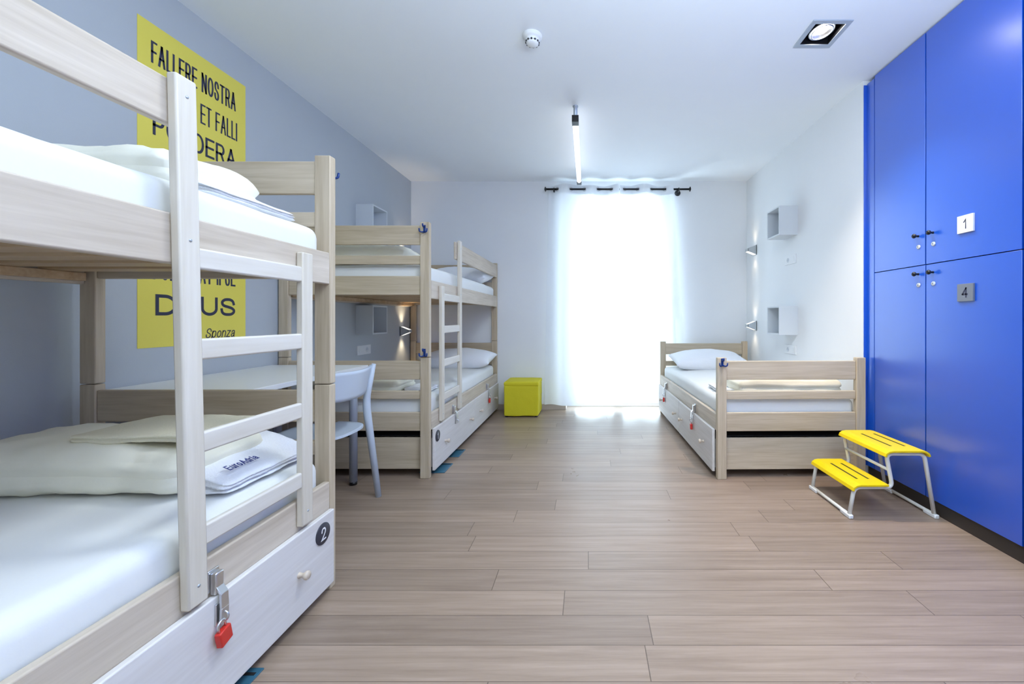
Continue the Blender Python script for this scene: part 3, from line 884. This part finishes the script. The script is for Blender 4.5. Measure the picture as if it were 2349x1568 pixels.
CX, CY = -1.52, 2.225
t = thing('desk_chair', 'pale blue grey chair with splayed legs pushed up to the white desk', 'chair', (CX, CY, 0))
b = NB()                                     # seat shell, rounded and slightly dished
n, m_ = 40, 10; rings = []
for i in range(m_ + 1):
    r = i / m_; ring = []
    for k in range(n):
        a = 2 * math.pi * k / n; ca, sa = math.cos(a), math.sin(a)
        e = (abs(ca) ** 3.2 + abs(sa) ** 3.2) ** (-1 / 3.2)
        ring.append((CX + 0.215 * ca * e * r + 0.002, CY + 0.205 * sa * e * r * (1 - 0.10 * ca * r), 0.470 - 0.016 * (1 - r * r) + 0.004 * r ** 4 * (1 if ca > 0 else -2)))
    rings.append(ring)
for dz, flip in ((0.0, False), (-0.013, True)):
    vr = [[b.verts.new((x, y, z + dz)) for (x, y, z) in ring] for ring in rings]
    for A, B_ in zip(vr, vr[1:]):
        for k in range(n):
            q = [A[k], B_[k], B_[(k + 1) % n], A[(k + 1) % n]]
            f = b.faces.new(q if not flip else q[::-1]); f.smooth = True
    if dz == 0: top_ring = vr[-1]
    else:
        for k in range(n): b.faces.new((top_ring[k], vr[-1][k], vr[-1][(k + 1) % n], top_ring[(k + 1) % n]))
bmesh.ops.remove_doubles(b, verts=b.verts, dist=0.0005)
obj('seat', b, M['chair'], t)
b = NB()                                     # backrest, curved in plan
n, m_ = 28, 8; g = {}
for i in range(n + 1):
    u = -1 + 2 * i / n
    for j in range(m_ + 1):
        v = j / m_
        zt = 0.818 - 0.006 * (1 - u * u); zb = 0.652 + 0.030 * u ** 4
        z = zb + (zt - zb) * v
        x = -1.330 + 0.030 * (v - 0.5) + 0.045 * (1 - u * u)
        for s, dx in ((0, 0.0), (1, -0.013)):
            g[i, j, s] = b.verts.new((x + dx, CY + u * 0.203, z))
for i in range(n):
    for j in range(m_):
        f = b.faces.new((g[i, j, 0], g[i + 1, j, 0], g[i + 1, j + 1, 0], g[i, j + 1, 0])); f.smooth = True
        f = b.faces.new((g[i, j, 1], g[i, j + 1, 1], g[i + 1, j + 1, 1], g[i + 1, j, 1])); f.smooth = True
for i in range(n):
    b.faces.new((g[i, 0, 0], g[i, 0, 1], g[i + 1, 0, 1], g[i + 1, 0, 0])); b.faces.new((g[i, m_, 0], g[i + 1, m_, 0], g[i + 1, m_, 1], g[i, m_, 1]))
for j in range(m_):
    b.faces.new((g[0, j, 0], g[0, j + 1, 0], g[0, j + 1, 1], g[0, j, 1])); b.faces.new((g[n, j, 0], g[n, j, 1], g[n, j + 1, 1], g[n, j + 1, 0]))
obj('backrest', b, M['chair'], t)
for s in (-1, 1):
    b = NB()
    pts = rounded([(-1.308, CY + s * 0.212, 0.822), (-1.352, CY + s * 0.212, 0.62), (-1.352, CY + s * 0.214, 0.54), (-1.292, CY + s * 0.236, 0.0)], 0.12, 8)
    tube(b, pts, [0.012 + 0.010 * min(1, (0.822 - p.z) / 0.25) - 0.005 * max(0, (0.45 - p.z) / 0.45) for p in pts], 16)
    obj('leg', b, M['chair'], t)
    b = NB(); pts = [(CX - 0.19, CY + s * 0.165, 0.462), (CX - 0.215, CY + s * 0.185, 0.0)]
    tube(b, pts, [0.021, 0.016], 16); obj('leg', b, M['chair'], t)

# ------------------------------------------------------------------ yellow cube
OX0, OX1, OY0, OY1 = -0.935, -0.545, 4.425, 4.785
t = thing('cube_stool', 'yellow fabric cube stool on the floor by the curtain', 'stool', ((OX0 + OX1) / 2, (OY0 + OY1) / 2, 0))
b = NB(); soft(b, OX0 + 0.004, OX1 - 0.004, OY0 + 0.004, OY1 - 0.004, 0.012, 0.352, 0.012, 0.004, 7, 3, 0.02); obj('cover', b, M['yellow'], t)
b = NB(); soft(b, OX0, OX1, OY0, OY1, 0.345, 0.392, 0.014, 0.002, 7, 4, 0.03, crown=0.006); obj('lid', b, M['yellow'], t)
for x in (OX0 + 0.03, OX1 - 0.03):
    for y in (OY0 + 0.03, OY1 - 0.03):
        b = NB(); tube(b, [(x, y, 0), (x, y, 0.016)], 0.016, 12); obj('foot', b, M['black'], t)

# ------------------------------------------------------------------ step stool
SX, SY0, SY1 = 1.44, 2.19, 2.575
t = thing('step_stool', 'yellow two-step stool on white tube frame in front of the wardrobe', 'step stool', (1.68, 2.38, 0))


def step(x0, x1, zt, roll_right, m_name):
    b = NB()
    prof = [(x0 - 0.012, zt - 0.034), (x0 - 0.006, zt - 0.016), (x0 + 0.012, zt - 0.004), (x0 + 0.034, zt)]
    if roll_right: prof += [(x1 - 0.034, zt), (x1 - 0.012, zt - 0.004), (x1 + 0.006, zt - 0.016), (x1 + 0.012, zt - 0.032)]
    else: prof += [(x1, zt)]
    low = []
    for i, (x, z) in enumerate(prof):
        a = Vector(prof[max(0, i - 1)]); c = Vector(prof[min(len(prof) - 1, i + 1)]); d = (c - a).normalized()
        low.append((x + d.y * 0.011, z - d.x * 0.011))
    prism(b, prof + low[::-1], SY0 - 0.012, SY1 + 0.012, 1, bev=0.0015)
    st = obj('step', b, M['yellow_ply'], t)
    w_ = x1 - x0
    for fx in (0.36, 0.70):
        xs = x0 + w_ * fx
        b = NB(); box(b, xs - 0.006, xs + 0.006, SY0 + 0.07, SY1 - 0.07, zt - 0.010, zt + 0.0006)
        obj('slot', b, M['slot'], st, label='long dark slot')


step(1.462, 1.650, 0.190, False, '')
step(1.640, 1.868, 0.376, True, '')
for s, y in ((0, SY0 + 0.012), (1, SY1 - 0.012)):
    b = NB()
    tube(b, rounded([(1.448, y, 0.020), (1.474, y, 0.168), (1.685, y, 0.168), (1.650, y, 0.352), (1.860, y, 0.352), (1.915, y, 0.020)], 0.035, 6), 0.0105, 12)
    obj('frame_side', b, M['cream_metal'], t)
for x in (1.446, 1.917):
    b = NB(); tube(b, [(x, SY0 + 0.012, 0.016), (x, SY1 - 0.012, 0.016)], 0.0095, 12); rn = obj('runner', b, M['cream_metal'], t)
    for ya, yb in ((SY0 - 0.008, SY0 + 0.075), (SY1 - 0.075, SY1 + 0.008)):
        b = NB(); box(b, x - 0.013, x + 0.013, ya, yb, 0, 0.022, 0.005, 2); obj('foot', b, M['plastic'], rn)
b = NB(); tube(b, [(1.6615, SY0 + 0.012, 0.265), (1.6615, SY1 - 0.012, 0.265)], 0.0085, 10); obj('cross_bar', b, M['cream_metal'], t)

# ------------------------------------------------------------------ wardrobe
t = thing('wardrobe', 'floor to ceiling blue lacquered wardrobe with numbered doors on the right', 'wardrobe', (2.24, 1.3, 0))
WY0 = -0.28; DT = 0.020; ZT = H - 0.012; ZS = 1.409; ZP = 0.080
b = NB(); box(b, XW + DT + 0.002, 2.55, WY0, WEND - 0.004, ZP, ZT); obj('carcass', b, M['dark_gap'], t)
b = NB(); box(b, XW + 0.012, 2.55, WY0, WEND - 0.004, 0, ZP - 0.003); obj('plinth', b, M['plinth'], t, label='dark brown plinth')
b = NB(); box(b, XR + 0.002, XW + DT, WEND - 0.006, WEND - 0.001, ZP, ZT - 0.02, 0.001); box(b, XW, XW + DT, 2.701, WEND - 0.007, ZP, ZT - 0.014, 0.001)
obj('filler_panel', b, M['blue'], t)
GP = 0.0022
cols = [(2.290, 2.698, 'lo'), (1.779, 2.288, 'hi'), (1.370, 1.776, 'lo'), (0.862, 1.367, 'hi'), (0.453, 0.859, 'lo'), (-0.05, 0.450, 'hi')]
nums = {(1, 1): '1', (1, 0): '4'}
for ci, (ya, yb, hs) in enumerate(cols):
    for up in (0, 1):
        za, zb = (ZS + GP, ZT) if up else (ZP, ZS - GP)
        b = NB(); box(b, XW, XW + DT, ya + GP, yb - GP, za, zb, 0.0012); dr = obj('door', b, M['blue'], t)
        yk = ya + 0.050 if hs == 'lo' else yb - 0.048
        zk = 1.583 if up else 1.360; zl = zk - 0.064
        b = NB(); lathe(b, [(0, 0.007), (0.012, 0.0055), (0.018, 0.008), (0.021, 0.0125), (0.028, 0.0135), (0.034, 0.009), (0.036, 0)], (XW, yk, zk), (-1, 0, 0), 16)
        obj('knob', b, M['black'], dr, label='black knob')
        yl = yk - 0.004
        b = NB(); lathe(b, [(0, 0.012), (0.004, 0.012), (0.006, 0.0105), (0.006, 0)], (XW, yl, zl), (-1, 0, 0), 18)
        box(b, XW - 0.0064, XW - 0.0058, yl - 0.0012, yl + 0.0012, zl - 0.005, zl + 0.005, mi=1)
        obj('lock', b, [M['plastic'], M['black']], dr, label='white cam lock')
        s = nums.get((ci, up))
        if s:
            yc, zc = 2.041, (1.585 if s == '1' else 1.233)
            b = NB(); box(b, XW - 0.010, XW, yc - 0.043, yc + 0.043, zc - 0.045, zc + 0.045, 0.001)
            wd = 0.016 if s == '1' else 0.032
            text_into(b, s, frame((XW - 0.0101, yc + wd / 2, zc - 0.026), (0, -1, 0), (0, 0, 1)), wd, 0.052, 0.006 if s == '1' else 0.0075, 0.0006, 1)
            obj('number_plate', b, [M['plate_white' if s == '1' else 'plate_grey'], M['ink']], dr,
                label='white number plate' if s == '1' else 'dark grey number plate')

# ------------------------------------------------------------------ ceiling fittings
t = thing('smoke_detector', 'round white smoke detector on the ceiling', 'smoke detector', (-0.323, 2.33, H))
b = NB(); lathe(b, [(0, 0.056), (0.014, 0.056), (0.022, 0.050), (0.024, 0.042), (0.040, 0.040)], (-0.323, 2.33, H), (0, 0, -1), 32); obj('base', b, M['plastic'], t)
b = NB()
for k in range(12):
    a = 2 * math.pi * k / 12; c = Vector((-0.323 + 0.0392 * math.cos(a), 2.33 + 0.0392 * math.sin(a), H - 0.041)); tx = Vector((-math.sin(a), math.cos(a), 0))
    lathe(b, [(0, 0.0055), (0.004, 0.0055), (0.004, 0)], c - Vector((math.cos(a), math.sin(a), 0)) * 0.002, (math.cos(a), math.sin(a), 0), 6)
obj('vent', b, M['black'], t)
b = NB(); lathe(b, [(0.038, 0.0), (0.038, 0.038), (0.046, 0.036), (0.053, 0.028), (0.056, 0.014), (0.056, 0)], (-0.323, 2.33, H), (0, 0, -1), 32); obj('cap', b, M['plastic'], t)

t = thing('recessed_downlight', 'square recessed ceiling spotlight with a lit round lamp', 'ceiling lamp', (DLX, DLY, H))
b = NB(); o_, i_ = 0.1118, 0.0850
for (x0, x1, y0, y1) in ((-o_, o_, -o_, -i_), (-o_, o_, i_, o_), (-o_, -i_, -i_, i_), (i_, o_, -i_, i_)):
    box(b, DLX + x0, DLX + x1, DLY + y0, DLY + y1, H - 0.006, H - 0.0005, 0.001)
obj('trim', b, M['alu'], t)
b = NB(); i2 = i_ + 0.003
for (x0, x1, y0, y1) in ((-i2, i2, -i2, -i_), (-i2, i2, i_, i2), (-i2, -i_, -i_, i_), (i_, i2, -i_, i_)):
    box(b, DLX + x0, DLX + x1, DLY + y0, DLY + y1, H - 0.002, H + 0.075)
box(b, DLX - i2, DLX + i2, DLY - i2, DLY + i2, H + 0.075, H + 0.08)
obj('housing', b, M['black'], t)
b = NB(); ax = Vector((0.10, -0.06, -1)).normalized(); c0 = Vector((DLX, DLY, H + 0.016))
torus(b, c0, ax, 0.066, 0.004, 36, 8); torus(b, c0 + ax * 0.008, ax, 0.056, 0.003, 36, 8)
lathe(b, [(0.0, 0.064), (-0.018, 0.050), (-0.028, 0.036), (-0.030, 0.0)], c0, ax, 32)
obj('reflector', b, M['chrome'], t)
b = NB(); lathe(b, [(-0.012, 0.040), (-0.006, 0.036), (-0.003, 0.020), (-0.002, 0.0)], c0, ax, 28); obj('bulb', b, M['glow'], t)
l = bpy.data.lights.new('downlight_beam', 'SPOT'); l.energy = 150; l.color = (1.0, 0.87, 0.74); l.spot_size = R(92); l.spot_blend = 1.0; l.shadow_soft_size = 0.04
lo = bpy.data.objects.new('downlight_beam', l); C.objects.link(lo); lo.parent = t; lo.location = (0, 0, -0.004)

# linear lamp under the ceiling
LX, LY0, LY1, LZ0, LZ1 = -0.095, 3.045, 4.50, 2.605, 2.655
t = thing('linear_lamp', 'long lit tube lamp with black end caps hanging below the ceiling', 'ceiling lamp', (LX, (LY0 + LY1) / 2, LZ0))
for (a0, a1) in ((LY0, LY0 + 0.07), (LY1 - 0.07, LY1)):
    b = NB(); box(b, LX - 0.026, LX + 0.026, a0, a1, LZ0 - 0.001, LZ1 + 0.001, 0.002); obj('end_cap', b, M['black'], t, label='black end cap')
b = NB(); tube(b, [(LX, LY0 + 0.07, (LZ0 + LZ1) / 2), (LX, LY1 - 0.07, (LZ0 + LZ1) / 2)], 0.0235, 20); obj('tube', b, M['tube_glow'], t)
for y in (LY0 + 0.06, LY1 - 0.06):
    b = NB(); lathe(b, [(0, 0.022), (0.006, 0.022), (0.007, 0.016), (H - LZ1, 0.016)], (LX, y, H), (0, 0, -1), 20); obj('stem', b, M['alu'], t)

# ------------------------------------------------------------------ curtain rod and curtains
RY, RZ = 4.735, 2.636
t = thing('curtain_rod', 'black curtain rod above the window', 'curtain rod', (0.356, RY, RZ))
b = NB(); tube(b, [(-0.485, RY, RZ), (1.200, RY, RZ)], 0.0115, 16); obj('rod', b, M['black'], t)
for (x, s) in ((-0.485, -1), (1.200, 1)):
    b = NB(); lathe(b, [(0, 0.0115), (0.003, 0.014), (0.010, 0.015), (0.014, 0.029), (0.020, 0.029), (0.028, 0.010), (0.032, 0.0)], (x, RY, RZ), (s, 0, 0), 20); obj('finial', b, M['black'], t)
for x in (1.085, -0.40):
    b = NB(); lathe(b, [(0, 0.035), (0.006, 0.035), (0.008, 0.030)], (x, YB, RZ - 0.025), (0, -1, 0), 22); lathe(b, [(0.004, 0.030), (0.009, 0.030), (0.009, 0)], (x, YB, RZ - 0.025), (0, -1, 0), 22)
    tube(b, rounded([(x, YB - 0.006, RZ - 0.025), (x, RY, RZ - 0.025), (x, RY, RZ - 0.010)], 0.012), 0.009, 12)
    torus(b, (x, RY, RZ), (1, 0, 0), 0.015, 0.005, 18, 8)
    obj('bracket', b, M['black'], t)


def curtain(xt0, xt1, xb0, xb1, phase_px, label, seed, ztop, zbot):
    """phase_px: rod positions (m) where the cloth swings behind the rod"""
    t = thing('curtain', label, 'curtain', ((xt0 + xt1) / 2, RY, 0), 'pair of sheer white curtains')
    period = 0.322
    def ph(x): return 2 * math.pi * (x - phase_px) / period
    bm = NB(); nx, nz = 130, 60; g = {}
    for i in range(nx + 1):
        u = i / nx
        xt = xt0 + (xt1 - xt0) * u
        for j in range(nz + 1):
            v = j / nz
            x = xt + ((xb0 + (xb1 - xb0) * u) - xt) * v ** 0.9
            a = 0.032 + 0.012 * v
            y = RY + a * math.cos(ph(xt)) * (1 - 0.25 * v) + 0.014 * v * noise.noise(Vector((u * 9 + seed, v * 1.5, seed))) - 0.012 * v
            if x > 0.78 and v > 0.6: y = max(y, 4.715)
            zt = ztop + 0.010 * math.cos(ph(xt) * 0.5 + seed)
            zb = zbot + 0.018 * noise.noise(Vector((u * 4, seed, 0)))
            g[i, j] = bm.verts.new((x, y, zt + (zb - zt) * v))
    for i in range(nx):
        for j in range(nz):
            f = bm.faces.new((g[i, j], g[i, j + 1], g[i + 1, j + 1], g[i + 1, j])); f.smooth = True
    obj('cloth', bm, M['curtain'], t)
    # hem band and header band, a doubled strip of cloth
    for (v0, v1, nm) in ((0.0, 0.042, 'header_band'),):
        bm = NB(); gg = {}
        for i in range(nx + 1):
            u = i / nx; xt = xt0 + (xt1 - xt0) * u
            for j, v in enumerate((v0, (v0 + v1) / 2, v1)):
                y = RY + (0.032 + 0.012 * v) * math.cos(ph(xt)) * (1 - 0.25 * v) + 0.003
                zt = ztop + 0.010 * math.cos(ph(xt) * 0.5 + seed)
                gg[i, j] = bm.verts.new((xt, y, zt + (zbot - zt) * v))
        for i in range(nx):
            for j in range(2):
                f = bm.faces.new((gg[i, j], gg[i, j + 1], gg[i + 1, j + 1], gg[i + 1, j])); f.smooth = True
        obj('header_band', bm, M['curtain'], t)
    k = math.floor((xt0 - phase_px) / (period / 2)) - 1
    while True:
        x = phase_px + (k + 0.5) * period / 2; k += 1
        if x > xt1 - 0.01: break
        if x < xt0 + 0.01: continue
        sl = -0.032 * math.sin(ph(x)) * 2 * math.pi / period
        bm = NB(); torus(bm, (x, RY + 0.032 * math.cos(ph(x)), RZ), Vector((-sl, 1, 0)), 0.023, 0.0045, 24, 8)
        obj('eyelet', bm, M['chrome'], t, label='metal eyelet')
    return t


curtain(-0.464, 0.374, -0.515, 0.405, -0.118, 'left sheer white curtain panel, beside the yellow cube stool', 1, RZ + 0.048, 0.070)
curtain(0.380, 1.010, 0.412, 1.180, 0.515, 'right sheer white curtain panel, beside the single bed', 5, RZ + 0.048, 0.092)

# ------------------------------------------------------------------ teal plates on the floor
for (x0, x1, y0, y1, lab) in ((-1.16, -1.015, 1.06, 1.25, 'teal plate on the floor under the nearest bunk bed'),
                              (-1.20, -1.018, 2.835, 3.015, 'teal plate on the floor under the far bunk, nearer the camera'),
                              (-1.20, -1.022, 3.16, 3.335, 'teal plate on the floor under the far bunk, nearer the window')):
    t = thing('floor_plate', lab, 'floor plate', ((x0 + x1) / 2, (y0 + y1) / 2, 0), 'teal plates under the bunk beds')
    b = NB(); box(b, x0, x1, y0, y1, 0, 0.005, 0.001); obj('plate', b, M['teal'], t)
    b = NB(); box(b, x0, x1 - 0.01, y1 - 0.028, y1 - 0.018, 0.005, 0.0062); obj('edge_strip', b, M['void'], t)
